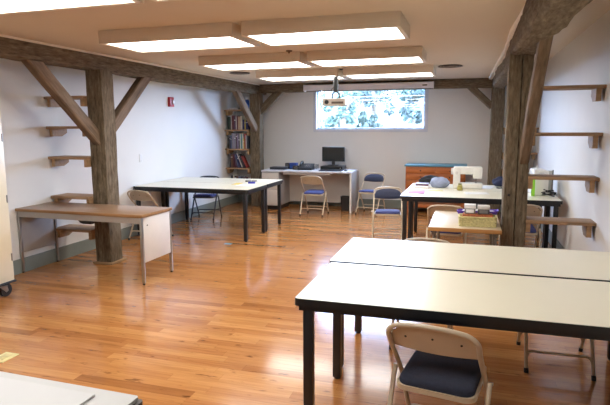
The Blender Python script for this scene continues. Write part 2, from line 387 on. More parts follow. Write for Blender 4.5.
# ------------------------------------------------------------------ wall shelves
def wall_shelf(label, x0, x1, y0, y1, ztop, wall_side, group, th=.029, cleat=.085, sag=0):
    t = thing('wall_shelf', label, 'shelf', (x0, y0, ztop-th), 0, group)
    w, d = x1-x0, y1-y0
    obj('shelf_board', bx(0, 0, 0, w, d, th, .003), M_SHELF, t)
    for side in (0, 1):
        outer = (side == 0) == (wall_side == 'left')
        cw = .042 if outer else .04
        ch = cleat if outer else .085
        bm = B(); xa = (.03 if outer else .002) if side == 0 else (w-.03-cw if outer else w-.002-cw)
        if outer:   # block with a slanted lower edge
            prism(bm, [(.02, 0), (d-.02, 0), (d-.02, -ch*.55), (d*.62, -ch), (.02, -ch)], 'x', xa, xa+cw)
        else: box(bm, xa, .015, -ch, xa+cw, d-.02, 0, .003)
        obj('support_cleat', bm, M_CLEAT, t, smooth=False)
    return t
names = ['topmost', 'second', 'third', 'fourth', 'lowest']
desc = ['nearest the beam', 'beside the diagonal brace', 'midway up the post', 'just above the brown desk top', 'seen under the brown desk']
for i, z in enumerate((1.892, 1.562, 1.222, .775, .398)):
    wall_shelf('%s short shelf between left wall and post, %s' % (names[i], desc[i]), XL+.001, -4.058, 4.97, 5.24, z, 'left', 'short shelves behind the brown desk')
n4 = ['topmost', 'second', 'third', 'lowest']
d4 = ['seen from below', 'at eye height', 'above the grey board and power cord', 'just above the white front tables']
for i, z in enumerate((1.884, 1.484, 1.102, .708)):
    wall_shelf('%s shelf between the cracked post and right wall, %s' % (n4[i], d4[i]), .505, XR-.001, 5.10, 5.34, z, 'right', 'shelves beside the cracked right post', cleat=.105)
bz = [1.872, 1.490, 1.122, .752, .36]
for i, z in enumerate(bz):
    wall_shelf('%s bookshelf board in the back left corner beside the dark post' % names[i], XL+.001, -4.075, 9.60, 9.86, z, 'left', 'bookshelf boards in the back left corner', th=.028, cleat=.08)
for i, z in enumerate((1.51, 1.09, .80)):
    wall_shelf('%s small shelf glimpsed between the back right post and the cracked post' % ['upper', 'middle', 'lower'][i], .535, XR-.001, 9.62, 9.86, z, 'right', 'shelves in the back right corner', th=.028, cleat=.08)

# ------------------------------------------------------------------ books
ordw = ['first', 'second', 'third', 'fourth', 'fifth', 'sixth', 'seventh', 'eighth', 'ninth', 'tenth', 'eleventh', 'twelfth', 'thirteenth', 'fourteenth', 'fifteenth']
bookcol = {'dark green': (46, 60, 50), 'white': (196, 192, 188), 'maroon': (92, 44, 52), 'plum': (84, 62, 84), 'tan': (190, 160, 130), 'navy': (40, 44, 92), 'yellow': (196, 172, 70), 'grey': (130, 130, 140), 'charcoal': (52, 54, 62),
           'slate blue': (88, 98, 130), 'red': (150, 50, 46), 'teal': (80, 132, 126), 'lilac': (150, 138, 164), 'orange': (190, 112, 60), 'brown': (96, 70, 54), 'cream': (206, 200, 180), 'black': (32, 32, 36)}
def book(label, w, h, d, colr, loc, lean=0, group=None, flat=False):
    m = simple('book_cover_'+colr.replace(' ', '_'), srgb(*bookcol[colr]), .5, var=.15, scale=40)
    t = thing('book', label, 'book', loc, 0, group)
    t.rotation_euler = (0, lean, 0)
    bm = B(); c = .003
    if not flat:
        box(bm, 0, 0, 0, w, .004, h, .001); box(bm, 0, .004, 0, c, d, h); box(bm, w-c, .004, 0, w, d, h)
        # title band on the spine
        k = random.uniform(.55, .85)
        if random.random() < .4: box(bm, .003, -.0006, h*k, w-.003, .001, h*(k+.05), 0, 1)
        pg = bx(c, .004, .004, w-c, d-.006, h-.004)
    else:
        box(bm, 0, 0, 0, w, d, c); box(bm, 0, 0, h-c, w, d, h); box(bm, 0, 0, c, w, .004, h-c)
        pg = bx(.004, .004, c, w-.006, d-.006, h-c)
    obj('cover', bm, [m, M_PAPER], t); obj('pages', pg, M_PAPER, t, smooth=False)
    return t
def row(level, x, z, specs, lname, group, y=9.63):
    pa = 0; tx = tz = None
    for i, (colr, w, h, lean) in enumerate(specs):
        a = math.radians(abs(lean))
        if tx is not None and a > 0: x = max(x, tx+tz*math.tan(a)+.001)
        book('%s book, %s from the left on the %s corner bookshelf board' % (colr, ordw[i], lname), w, h, random.uniform(.14, .18), colr, (x, y+random.uniform(0, .015), z+.0005), -a, group)
        tx, tz = x+w*math.cos(a)-h*math.sin(a), w*math.sin(a)+h*math.cos(a)
        x += w/math.cos(a)+.0015
row(1, -4.52, 1.490, [('dark green', .06, .25, 0), ('white', .022, .28, 0), ('maroon', .045, .27, 0), ('plum', .035, .27, 0), ('white', .02, .26, 0), ('maroon', .028, .27, 0), ('tan', .05, .25, 0), ('cream', .035, .26, 0), ('navy', .045, .19, 0), ('yellow', .022, .19, 0), ('navy', .045, .18, 0)], 'second-highest', 'books on the second corner board')
row(2, -4.50, 1.122, [('charcoal', .03, .24, 0), ('slate blue', .02, .25, 0), ('grey', .035, .30, 0), ('lilac', .022, .29, 0), ('grey', .03, .30, 0), ('plum', .03, .28, 0), ('lilac', .022, .29, 0), ('charcoal', .026, .28, 0), ('white', .022, .29, 0), ('teal', .026, .28, 0), ('white', .02, .29, 0), ('yellow', .016, .20, 0), ('red', .032, .29, 0), ('white', .016, .26, 0), ('charcoal', .03, .26, 0)], 'middle', 'books on the middle corner board')
row(3, -4.50, .752, [('charcoal', .03, .27, 0), ('brown', .035, .26, 0), ('maroon', .02, .27, -5), ('plum', .022, .27, -9), ('slate blue', .018, .27, -14), ('navy', .02, .27, -18), ('white', .014, .30, -22), ('charcoal', .024, .28, -24), ('black', .022, .27, -25), ('red', .014, .25, -26)], 'fourth', 'leaning books on the fourth corner board')
row(4, -4.48, .36, [('charcoal', .05, .24, 0), ('cream', .02, .28, 0), ('black', .045, .23, 0), ('brown', .04, .22, 0), ('slate blue', .04, .22, 0), ('charcoal', .05, .21, 0), ('maroon', .04, .2, 0)], 'lowest', 'books on the lowest corner board')
book('thin white book lying flat on the topmost corner bookshelf board', .20, .03, .15, 'white', (-4.50, 9.64, 1.873), 0, None, True)
def jar(name, label, cat, loc, r, h, body, cap, capcol):
    t = thing(name, label, cat, loc)
    bm = B(); lathe(bm, [(0, 0), (r*.92, 0), (r, .01), (r, h*.68), (r*.7, h*.78), (r*.62, h*.8)], 18); obj('body', bm, body, t)
    bm = B(); lathe(bm, [(0, h*.8), (r*.7, h*.8), (r*.72, h*.82), (r*.72, h*.98), (r*.66, h), (0, h)], 18); obj('lid', bm, capcol, t)
    return t
jar('bottle', 'blue bottle with white cap on the topmost corner bookshelf board', 'bottle', (-4.115, 9.66, 1.873), .042, .235, M_BLUE, None, M_PAPER)
jar('jar', 'dark jar with brown lid left of the blue bottle on the corner bookshelf', 'jar', (-4.205, 9.68, 1.873), .035, .20, M_DARKPL, None, simple('jar_lid_brown', srgb(120, 84, 74), .5))
# right corner oddments
t = thing('photo_frame', 'small white picture frame on a shelf in the back right corner', 'picture frame', (.57, 9.70, 1.091))
bm = B()
for a in ((0, 0, .02, .26), (.15, 0, .17, .26), (.02, 0, .15, .02), (.02, .24, .15, .26)): box(bm, a[0], 0, a[1], a[2], .018, a[3], .003)
obj('frame', bm, M_PAPER, t); obj('picture', bx(.02, .006, .02, .15, .014, .24), simple('grey_print', srgb(120, 124, 126), .5, var=.5, scale=25), t)
t = thing('storage_bin', 'blue-grey plastic bin on the lower back right corner shelf', 'bin', (.55, 9.66, .801))
bm = B(); prism(bm, [(.01, 0), (.29, 0), (.30, .2), (0, .2)], 'y', 0, .17); obj('body', bm, simple('slate_bin', srgb(76, 90, 112), .5), t)
obj('lid', bx(-.006, -.006, .2, .306, .176, .222, .006), simple('slate_lid', srgb(58, 70, 92), .5), t)

# ------------------------------------------------------------------ tables
def frame_table(label, x0, x1, y0, y1, h, group, lx=.035, ly=.035, leg=.048):
    t = thing('work_table', label, 'table', ((x0+x1)/2, (y0+y1)/2, 0), 0, group)
    w, d = (x1-x0)/2, (y1-y0)/2
    bm = B(); prism(bm, rrect(-w+.004, -d+.004, w-.004, d-.004, .02), 'z', h-.03, h); obj('tabletop', bm, M_WHITE_LAM, t)
    bm = B(); o_ = rrect(-w, -d, w, d, .024); i_ = rrect(-w+.004, -d+.004, w-.004, d-.004, .02); n = len(o_)
    vo = [[bm.verts.new((u, v, z)) for u, v in o_] for z in (h-.038, h-.0015)]
    vi = [[bm.verts.new((u, v, z)) for u, v in i_] for z in (h-.038, h-.0015)]
    for k in range(n):
        q = (k+1) % n
        bm.faces.new((vo[0][k], vo[0][q], vo[1][q], vo[1][k])); bm.faces.new((vi[0][k], vi[1][k], vi[1][q], vi[0][q]))
        bm.faces.new((vo[1][k], vo[1][q], vi[1][q], vi[1][k])); bm.faces.new((vo[0][k], vi[0][k], vi[0][q], vo[0][q]))
    obj('edge_band', bm, M_BLACK, t)
    bm = B(); a = .02; tk = .025; zb = h-.066; zt = h-.0385
    box(bm, -w+a, -d+a, zb, w-a, -d+a+tk, zt); box(bm, -w+a, d-a-tk, zb, w-a, d-a, zt)
    box(bm, -w+a, -d+a+tk, zb, -w+a+tk, d-a-tk, zt); box(bm, w-a-tk, -d+a+tk, zb, w-a, d-a-tk, zt)
    obj('apron', bm, M_BLACKLEG, t, smooth=False)
    for sx in (-1, 1):
        for sy in (-1, 1):
            cx, cy = sx*(w-lx-leg/2), sy*(d-ly-leg/2)
            l = obj('leg', bx(cx-leg/2, cy-leg/2, .012, cx+leg/2, cy+leg/2, h-.04, .004), M_BLACKLEG, t)
            bm = B(); cyl(bm, (cx, cy, 0), (cx, cy, .012), .018); obj('foot', bm, M_RUBBER, l)
    return t
HT = .72
frame_table('nearest white worktable with black edge, the tan chair tucked under it', -.795, 1.03, 2.395, 3.125, HT, 'white worktables')
frame_table('white worktable pushed behind the nearest one, in front of the right post', -.815, 1.01, 3.155, 3.885, HT, 'white worktables')
frame_table('nearer white worktable of the pair at the left wall', -4.568, -2.795, 6.535, 7.255, .715, 'white worktables', ly=.01)
frame_table('farther white worktable of the pair at the left wall, papers near its corner', -4.568, -2.80, 7.265, 7.99, .715, 'white worktables')
frame_table('nearer sewing table, holding the sewing machine, behind the right post', -.785, 1.01, 6.455, 7.20, .715, 'white worktables')
frame_table('farther sewing table, in front of the orange wooden dresser', -.78, 1.01, 7.21, 7.96, .715, 'white worktables')

# brown-topped desk at the left
rz = math.radians(-1.0)
t = thing('office_desk', 'brown-topped metal desk with pale end panels in front of the timber post', 'desk', (-3.79, 4.715, 0), rz)
h = .708; w, d = .778, .272
obj('desktop', bx(-w, -d, h-.033, w, d, h-.006, .003), M_DESKTOP, t)
bm = B(); box(bm, -w-.002, -d-.003, h-.034, w+.002, -d, h-.005, .001); box(bm, -w-.003, -d, h-.034, -w, d, h-.005, .001); box(bm, w, -d, h-.034, w+.003, d, h-.005, .001); obj('edge_trim', bm, wood('desk_edge', [srgb(136, 102, 68), srgb(158, 122, 84)], 'X', .4, 12, 3, .05), t)
bm = B()
for a in ((-w+.01, -d+.012, w-.01, -d+.03), (-w+.01, d-.03, w-.01, d-.012)): box(bm, a[0], a[1], h-.095, a[2], a[3], h-.034)
for a in ((-w+.01, -w+.03), (w-.03, w-.01)): box(bm, a[0], -d+.03, h-.095, a[1], d-.03, h-.034)
obj('apron', bm, M_STEELGREY, t, smooth=False)
for sx in (-1, 1):
    for sy in (-1, 1):
        cx, cy = sx*(w-.02), sy*(d-.022)
        l = obj('leg', bx(cx-.014, cy-.014, .015, cx+.014, cy+.014, h-.036, .003), M_CHROME, t)
        bm = B(); cyl(bm, (cx, cy, 0), (cx, cy, .015), .012); obj('foot', bm, M_RUBBER, l)
    e = obj('end_panel', bx(sx*(w-.016)-.008, -d+.038, .22, sx*(w-.016)+.008, d-.038, h-.04, .003), M_PANEL if sx > 0 else M_STEELGREY, t)  # left panel gets grey enamel to stand in for the shade on it
    if sx > 0:
        bm = B(); cyl(bm, (w-.008, -d+.10, h-.12), (w-.004, -d+.10, h-.12), .007); obj('screw', bm, M_RUBBER, e)
bm = B(); prism(bm, [(-.03, h-.035), (-.035, h-.11), (-.015, h-.13), (.02, h-.14), (.12, h-.14), (.12, h-.035)], 'y', -.20, -.04)
obj('under_tray', bm, M_RUBBER, t)

# tan writing desk with basket
t = thing('writing_desk', 'small tan-topped desk with wood edge holding the wicker basket', 'desk', (-.02, 5.33, 0))
w, d, h = .31, .485, .65
obj('desktop', bx(-w, -d+.004, h-.028, w, d, h, .003), M_BEIGELAM, t)
bm = B(); box(bm, -w-.002, -d, h-.036, w+.002, -d+.02, h-.001, .002); obj('front_edge', bm, M_OAKEDGE, t)
for sx in (-1, 1): obj('side_rail', bx(sx*(w-.04)-.012, -d+.05, h-.08, sx*(w-.04)+.012, d-.05, h-.028), M_TUBEGREY, t, smooth=False)
for sx in (-1, 1):
    for sy in (-1, 1):
        bm = B(); cx, cy = sx*(w-.05), sy*(d-.10)
        tube(bm, [(cx, cy, h-.04), (cx+sx*.012, cy+sy*.02, .014)], .015, 12)
        l = obj('leg', bm, M_TUBEGREY, t)
        bm = B(); cyl(bm, (cx+sx*.012, cy+sy*.02, 0), (cx+sx*.012, cy+sy*.02, .03), .018); obj('foot', bm, M_RUBBER, l)

# white-topped counter in the near left corner of the view
t = thing('work_counter', 'white-topped work counter with dark sides in the near left foreground', 'counter', (-1.745, .88, 0), math.radians(-1.2))
w, d, h = .796, .46, .735
bm = B(); prism(bm, rrect(-w, -d, w, d, .01), 'z', h-.012, h); obj('countertop', bm, simple('counter_white', srgb(166, 166, 165), .6, var=.01), t)
bm = B(); prism(bm, rrect(-w-.014, -d-.004, w+.014, d+.004, .012), 'z', .06, h-.012); obj('body', bm, simple('dark_brown_side', srgb(62, 54, 50), .5, var=.1), t)
obj('plinth', bx(-w+.05, -d+.05, 0, w-.05, d-.05, .06), M_BLACK, t)
tagt(obj('foam_board', bx(-.66, -.42, 0, .66, .42, .008, .002), simple('foam_white', srgb(174, 174, 174), .7, var=.01), loc=(-1.735, .875, .736)), 'thin white foam board lying on the white-topped foreground counter', 'board').rotation_euler = (0, 0, math.radians(-1.2))

# cream rolling cabinet
t = thing('rolling_cabinet', 'tall cream metal cabinet on black casters against the left wall', 'cabinet', (-4.3, 3.40, 0))
w, d = .225, .50
obj('body', bx(-w, -d, .125, w, d, 1.80, .006), M_CREAM, t)
obj('bumper', bx(-w-.01, -d-.01, .105, w+.012, d+.012, .125, .006), M_RUBBER, t)
for s in (-1, 1):
    y0, y1 = (-d+.012, -.004) if s < 0 else (.004, d-.03)
    dr = obj('door', bx(w, y0, .165, w+.014, y1, 1.77, .004), M_CREAM, t)
    bm = B(); box(bm, w+.014, (.06 if s > 0 else -.09), .92, w+.03, (.09 if s > 0 else -.06), 1.05, .005); obj('handle', bm, M_CHROME, dr)
    for z in (.35, .9, 1.46):
        bm = B(); yy = d-.02 if s > 0 else -d+.005
        cyl(bm, (w+.008, yy+.0, z-.035), (w+.008, yy, z+.035), .008); obj('hinge', bm, M_CHROME, dr)
for sx in (-1, 1):
    for sy in (-1, 1):
        cx, cy = sx*(w-.0), sy*(d-.15)
        bm = B(); prism(bm, [(cy-.04, .105), (cy+.04, .105), (cy+.022+.03, .05), (cy+.008+.02, .04)], 'x', cx-.022, cx-.018); prism(bm, [(cy-.04, .105), (cy+.04, .105), (cy+.022+.03, .05), (cy+.008+.02, .04)], 'x', cx+.018, cx+.022); box(bm, cx-.03, cy-.04, .1, cx+.03, cy+.04, .105)
        c = obj('caster', bm, M_CHROME, t, smooth=False)
        bm = B(); cyl(bm, (cx-.016, cy+.035, .06), (cx+.016, cy+.035, .06), .06, n=24); obj('wheel', bm, M_RUBBER, c)

# ------------------------------------------------------------------ folding chairs
def make_chair(label, group, M_TAN=M_TAN, seat=None):
    t = thing('folding_chair', label, 'chair', (0, 0, 0), 0, group)
    W = .197
    side = lambda x: [(x, .235, .012), (x, .02, .385), (x*.99, -.09, .505), (x*.98, -.185, .60)]
    top = [(-W*.975, -.235, .675), (-W*.80, -.245, .706), (-W*.45, -.252, .718), (0, -.255, .721), (W*.45, -.252, .718), (W*.80, -.245, .706), (W*.975, -.235, .675)]
    pts = side(-W)+top+side(W)[::-1]
    bm = B(); tube(bm, fillet(pts, .045, 4), .0115, 10); obj('frame', bm, M_TAN, t)
    # sheet-metal backrest, rounded top, curved lower edge
    def back(bm, off, th, inset, zlow, puff=0):
        nx, nz = 18, 9; R = []
        for j in range(nz+1):
            rw = []
            for i in range(nx+1):
                u = -1+2*i/nx; a = abs(u)
                xw = (W-inset)*u
                ztop = .712-inset*.9-.045*a**3.2-.03*(a**12); zb = zlow+.012*(1-u*u)*-1+.012
                v = j/nz; z = zb+(ztop-zb)*v
                yy = -.14-(z-.56)*.62 if z < .60 else -.165-(z-.60)*.60
                yy += .012*(1-u*u)*-1+off
                e = min(1, (1-a)*5)*min(1, v*4)*min(1, (1-v)*4) if puff else 0
                rw.append((xw, yy+puff*e, z))
            R.append(rw)
        F = [[bm.verts.new(p) for p in r_] for r_ in R]
        K = [[bm.verts.new((p[0], (-.14-(p[2]-.56)*.62 if p[2] < .60 else -.165-(p[2]-.60)*.60)-.012*(1-(p[0]/(W-inset))**2)+off-th, p[2])) for p in r_] for r_ in R]
        for j in range(nz):
            for i in range(nx):
                bm.faces.new((F[j][i], F[j][i+1], F[j+1][i+1], F[j+1][i])); bm.faces.new((K[j][i], K[j+1][i], K[j+1][i+1], K[j][i+1]))
        for i in range(nx):
            bm.faces.new((F[0][i], K[0][i], K[0][i+1], F[0][i+1])); bm.faces.new((F[nz][i], F[nz][i+1], K[nz][i+1], K[nz][i]))
        for j in range(nz):
            bm.faces.new((F[j][0], F[j+1][0], K[j+1][0], K[j][0])); bm.faces.new((F[j][nx], K[j][nx], K[j+1][nx], F[j+1][nx]))
    bm = B(); back(bm, 0, .003, .004, .565); br = obj('backrest', bm, M_TAN, t)
    for rx, rzv in ((-.12, .645), (0, .655), (.12, .645)):
        bm = B(); yy = -.165-(rzv-.60)*.60-.012*(1-(rx/.2)**2)-.003
        cyl(bm, (rx, yy+.002, rzv), (rx, yy-.003, rzv-.002), .005, n=10); obj('rivet', bm, M_RUBBER, br)
    bm = B(); back(bm, .004, .0035, .008, .568, .020); obj('back_pad', bm, M_PAD, br)
    # seat pan and cushion
    def tilt(bm): bmesh.ops.transform(bm, matrix=Matrix.Translation((0, .008, .385)) @ Matrix.Rotation(math.radians(3), 4, 'X'), verts=bm.verts[:])
    bm = B(); prism(bm, rrect(-.178, -.172, .178, .205, .05), 'z', -.012, .012); tilt(bm); sp = obj('seat_pan', bm, M_TAN, t)
    bm = B(); o_ = rrect(-.168, -.165, .168, .195, .05, 6); prev = None
    for s, z in ((1, .0121), (1.0, .024), (.985, .034), (.93, .042), (.8, .046), (.4, .048)):
        rg = [bm.verts.new((u*s, (v-.008)*s+.008, z)) for u, v in o_]
        if prev:
            for k in range(len(rg)): bm.faces.new((prev[k], prev[(k+1) % len(rg)], rg[(k+1) % len(rg)], rg[k]))
        else: bm.faces.new(rg)
        prev = rg
    bm.faces.new(prev); tilt(bm); obj('seat_pad', bm, seat or M_PADBLUE, sp)
    # rear legs and cross bars
    for s in (-1, 1):
        bm = B(); tube(bm, fillet([(s*.216, -.012, .415), (s*.216, -.045, .36), (s*.206, -.235, .014)], .03, 3), .0115, 10); l = obj('leg', bm, M_TAN, t)
        bm = B(); cyl(bm, (s*.206, -.237, 0), (s*.2065, -.229, .03), .0145, n=12); obj('foot_cap', bm, M_RUBBER, l)
        bm = B(); cyl(bm, (s*.197, .235, 0), (s*.197, .226, .03), .0145, n=12); obj('foot_cap', bm, M_RUBBER, t)
        bm = B(); cyl(bm, (s*.19, .0, .405), (s*.229, .0, .405), .008, n=12); obj('pivot_bolt', bm, M_CHROME, l)
    yf = lambda z: .235-(z-.012)*(.215/.373)
    bm = B(); tube(bm, fillet([(-.197, yf(.075), .075), (-.185, yf(.125), .125), (.185, yf(.125), .125), (.197, yf(.075), .075)], .03, 4), .009, 8); obj('crossbar', bm, M_TAN, t)
    yr = lambda z: -.235+(z-.014)*(.19/.346)
    bm = B(); tube(bm, fillet([(-.208, yr(.075), .075), (-.195, yr(.13), .13), (.195, yr(.13), .13), (.208, yr(.075), .075)], .03, 4), .009, 8); obj('crossbar', bm, M_TAN, t)
    return t
CH = [
 ('tan folding chair seen from behind, tucked under the nearest white table', -.088, 2.455, -10),
 ('tan folding chair seen from behind at the back desk, facing the computer', -2.59, 9.03, 0),
 ('folding chair with dark padded back beside the right end of the back desk', -1.665, 9.42, 170),
 ('padded folding chair with blue seat at the left end of the sewing tables', -1.035, 7.2, 188),
 ('dark folding chair on the far side of the left worktables near the bookshelves', -4.26, 8.14, 190),
 ('tan folding chair at the left worktables, half hidden by the brown desk', -4.235, 6.44, -6),
 ('tan folding chair at the sewing tables, half hidden by the basket desk', -.215, 6.13, -2),
 ('tan folding chair at the sewing tables, half hidden by the cracked right post', .57, 6.40, 2),
 ('folding chair mostly hidden behind the white front tables, only its back top showing', -.285, 3.82, 180),
 ('folding chair pushed under the right end of the front tables, legs showing', .585, 3.70, 180),
]
M_DARKFRAME = simple('dark_chair_frame', srgb(58, 60, 68), .4, var=.05)
c0 = make_chair('', 'folding chairs')
for i, (lb, x, y, r) in enumerate(CH):
    if i == 0: c = make_chair(lb, 'folding chairs', seat=simple('dark_navy_upholstery', srgb(36, 41, 58), .9, var=.16, scale=60, bump=.3, bscale=300))
    elif i == 4: c = make_chair(lb, 'folding chairs', M_DARKFRAME)
    elif i == 1: c = c0
    else: c = copy_tree(c0)
    c['label'] = lb; c.location = (x, y, 0); c.rotation_euler = (0, 0, math.radians(r)); c.scale = (1.01, .94, .98) if i == 0 else (.975, .975, .97)

# ------------------------------------------------------------------ back desk and computer
t = thing('computer_desk', 'long pale desk with drawer pedestal against the back wall', 'desk', (-2.855, 9.66, 0))
w, d, h = .86, .34, .74
obj('desktop', bx(-w, -d, h-.03, w, d, h, .004), M_GREYLAM, t)
obj('side_panel', bx(w-.03, -d+.01, 0, w, d, h-.03, .003), M_DESKDARK, t)
obj('side_front_edge', bx(w-.031, -d+.004, 0, w+.001, -d+.01, h-.03), M_PANEL, t)
pd = obj('pedestal', bx(-w, -d+.03, .075, -w+.345, d, h-.03, .003), M_DESKDARK, t)
for z0, z1 in ((.085, .378), (.396, .692)):
    dr = obj('drawer', bx(-w+.008, -d+.012, z0, -w+.337, -d+.03, z1, .003), M_DESKWHITE, pd)
obj('plinth', bx(-w+.02, -d+.06, 0, -w+.33, d-.02, .075), M_BLACK, t)
obj('back_panel', bx(-w+.345, d-.04, .09, w-.03, d-.02, h-.03), M_DESKWHITE, t)
obj('pencil_drawer', bx(-w+.42, -d+.05, h-.075, w-.40, d-.06, h-.032, .003), M_DESKWHITE, t)
zd = .741
t = thing('monitor', 'black computer monitor standing on the desktop computer', 'monitor', (-2.425, 9.72, zd+.082))
obj('bezel', bx(-.215, -.012, .075, .215, .028, .345, .006), M_DARKPL, t)
obj('screen', bx(-.203, -.0135, .09, .203, -.012, .333), M_SCREEN, t)
bm = B(); box(bm, -.03, 0, .006, .03, .03, .10, .006); box(bm, -.10, -.06, 0, .10, .09, .012, .006); obj('stand', bm, M_DARKPL, t)
t = thing('desktop_computer', 'flat black desktop computer under the monitor on the back desk', 'computer', (-2.42, 9.70, zd))
obj('case', bx(-.21, -.15, .004, .21, .18, .078, .005), M_DARKPL, t)
obj('front_panel', bx(-.2, -.154, .012, .2, -.15, .07), M_SCREEN, t)
bm = B(); cyl(bm, (.17, -.152, .045), (.17, -.158, .045), .009); obj('power_button', bm, M_CHROME, t)
t = thing('keyboard', 'dark blue-black keyboard in front of the computer on the back desk', 'keyboard', (-2.40, 9.43, zd))
bm = B(); prism(bm, [(-.07, .002), (.07, .002), (.07, .022), (-.07, .012)], 'x', -.21, .21); obj('case', bm, simple('navy_plastic', srgb(38, 44, 74), .45), t)
bm = B()
for r in range(5):
    for k in range(14): box(bm, -.2+k*.0287, -.06+r*.024, .0135+r*.0018, -.176+k*.0287, -.041+r*.024, .021+r*.0018, .002, seg=1)
obj('keys', bm, M_DARKPL, t)
t = thing('computer_mouse', 'small black mouse right of the keyboard on the back desk', 'mouse', (-2.13, 9.47, zd))
bm = B(); bmesh.ops.create_uvsphere(bm, u_segments=16, v_segments=10, radius=1); bmesh.ops.scale(bm, vec=(.032, .055, .034), verts=bm.verts[:])
bmesh.ops.bisect_plane(bm, geom=bm.verts[:]+bm.edges[:]+bm.faces[:], plane_co=(0, 0, 0), plane_no=(0, 0, -1), clear_outer=True); bmesh.ops.holes_fill(bm, edges=[e for e in bm.edges if e.is_boundary]); obj('shell', bm, M_DARKPL, t)
bm = B(); cyl(bm, (-.004, .025, .027), (.004, .025, .027), .008, n=12); obj('scroll_wheel', bm, M_RUBBER, t)
t = thing('desk_phone', 'black desk phone with handset near the middle of the back desk', 'telephone', (-2.92, 9.62, zd))
bm = B(); prism(bm, [(-.11, 0), (.11, 0), (.11, .11), (-.11, .04)], 'x', -.13, .13); obj('base', bm, M_DARKPL, t)
bm = B(); tube(bm, fillet([(-.095, -.09, .06), (-.095, -.07, .11), (-.095, .07, .155), (-.095, .10, .12)], .03, 3), .018, 10); obj('handset', bm, M_DARKPL, t)
bm = B()
for r in range(4):
    for k in range(3): box(bm, -.02+k*.035, -.07+r*.03, .052+r*.0095, .005+k*.035, -.05+r*.03, .074+r*.0095, .002)
obj('keypad', bm, simple('grey_keys', srgb(110, 112, 118), .5), t)
t = thing('laptop', 'closed dark laptop at the left end of the back desk', 'laptop', (-3.46, 9.60, zd))
obj('base', bx(-.15, -.1, .002, .15, .12, .03, .005), M_DARKPL, t); obj('lid', bx(-.15, -.1, .031, .15, .12, .05, .005), simple('laptop_lid', srgb(62, 62, 66), .4), t)
t = thing('desk_speaker', 'small black speaker between the laptop and the blue box', 'speaker', (-3.345, 9.80, zd))
obj('case', bx(-.045, -.05, 0, .045, .05, .11, .008), M_DARKPL, t); bm = B(); cyl(bm, (0, -.05, .06), (0, -.053, .06), .033, n=20); obj('driver_cone', bm, simple('cone_grey', srgb(90, 90, 92), .6), t)
t = thing('supply_box', 'small bright blue box on the back desk', 'box', (-3.22, 9.78, zd))
obj('body', bx(-.07, -.05, 0, .07, .05, .085, .004), M_BLUE, t); obj('lid', bx(-.074, -.054, .085, .074, .054, .115, .004), M_BLUE, t)
t = thing('camera', 'black camera lying between the blue box and the desk phone', 'camera', (-3.12, 9.62, zd))
obj('body', bx(-.065, -.03, 0, .065, .03, .075, .008), M_DARKPL, t); bm = B(); cyl(bm, (.01, -.03, .037), (.01, -.075, .037), .03, n=20); obj('lens', bm, simple('lens_brown', srgb(92, 84, 76), .3), t)
bm = B(); lathe(bm, [(0, 0), (.03, 0), (.036, .10), (.0335, .10), (.028, .006), (0, .006)], 20)
tagt(obj('drinking_glass', bm, thin_glass('tumbler_glass', (.93, .95, .96, 1), .16), loc=(-2.74, 9.72, zd)), 'clear drinking glass left of the monitor on the back desk', 'glass')
t = thing('waste_bin', 'small black waste bin under the back desk', 'bin', (-2.17, 9.66, 0))
bm = B(); R1, R2 = rrect(-.075, -.065, .075, .065, .02), rrect(-.085, -.075, .085, .075, .02); R3 = rrect(-.08, -.07, .08, .07, .02); R4 = rrect(-.07, -.06, .07, .06, .02)
rg = [[bm.verts.new((u, v, z)) for u, v in r_] for r_, z in ((R1, 0), (R2, .255), (R3, .255), (R4, .01))]
for a in range(3):
    for k in range(len(R1)): bm.faces.new((rg[a][k], rg[a][(k+1) % len(R1)], rg[a+1][(k+1) % len(R1)], rg[a+1][k]))
bm.faces.new(rg[0]); bm.faces.new(rg[3]); obj('body', bm, M_BLACK, t)
bm = B(); tube(bm, [(u, v, .255) for u, v in R2+R2[:1]], .005, 8); obj('rim', bm, M_RUBBER, t)

# orange dresser
t = thing('dresser', 'orange wooden drawer bench with blue-green top against the back wall', 'dresser', (-.565, 9.88, 0))
w, d = .512, .25
obj('top', bx(-w-.02, -d-.02, .835, w+.02, d, .865, .004), M_TEAL, t)
obj('body', bx(-w, -d, .45, w, d, .835, .003), M_ORANGE, t)
for r, (z0, z1) in enumerate(((.715, .815), (.60, .705), (.47, .59))):
    for s in (0, 1):
        x0 = -w+.02 if s == 0 else .008; x1 = -.008 if s == 0 else w-.02
        dr = obj('drawer', bx(x0, -d-.014, z0, x1, -d+.0, z1, .004), M_ORANGE, t)
        bm = B(); xc = (x0+x1)/2; cyl(bm, (xc, -d-.014, (z0+z1)/2), (xc, -d-.03, (z0+z1)/2), .009, .014, n=14); obj('knob', bm, simple('dark_knob', srgb(86, 50, 28), .4), dr)
for sx in (-1, 1):
    for sy in (-1, 1):
        cx, cy = sx*(w-.03), sy*(d-.03); obj('leg', bx(cx-.03, cy-.03, 0, cx+.03, cy+.03, .45, .003), M_ORANGE, t)
obj('lower_shelf', bx(-w+.06, -d+.01, .10, w-.06, d-.01, .16, .003), M_ORANGE, t)

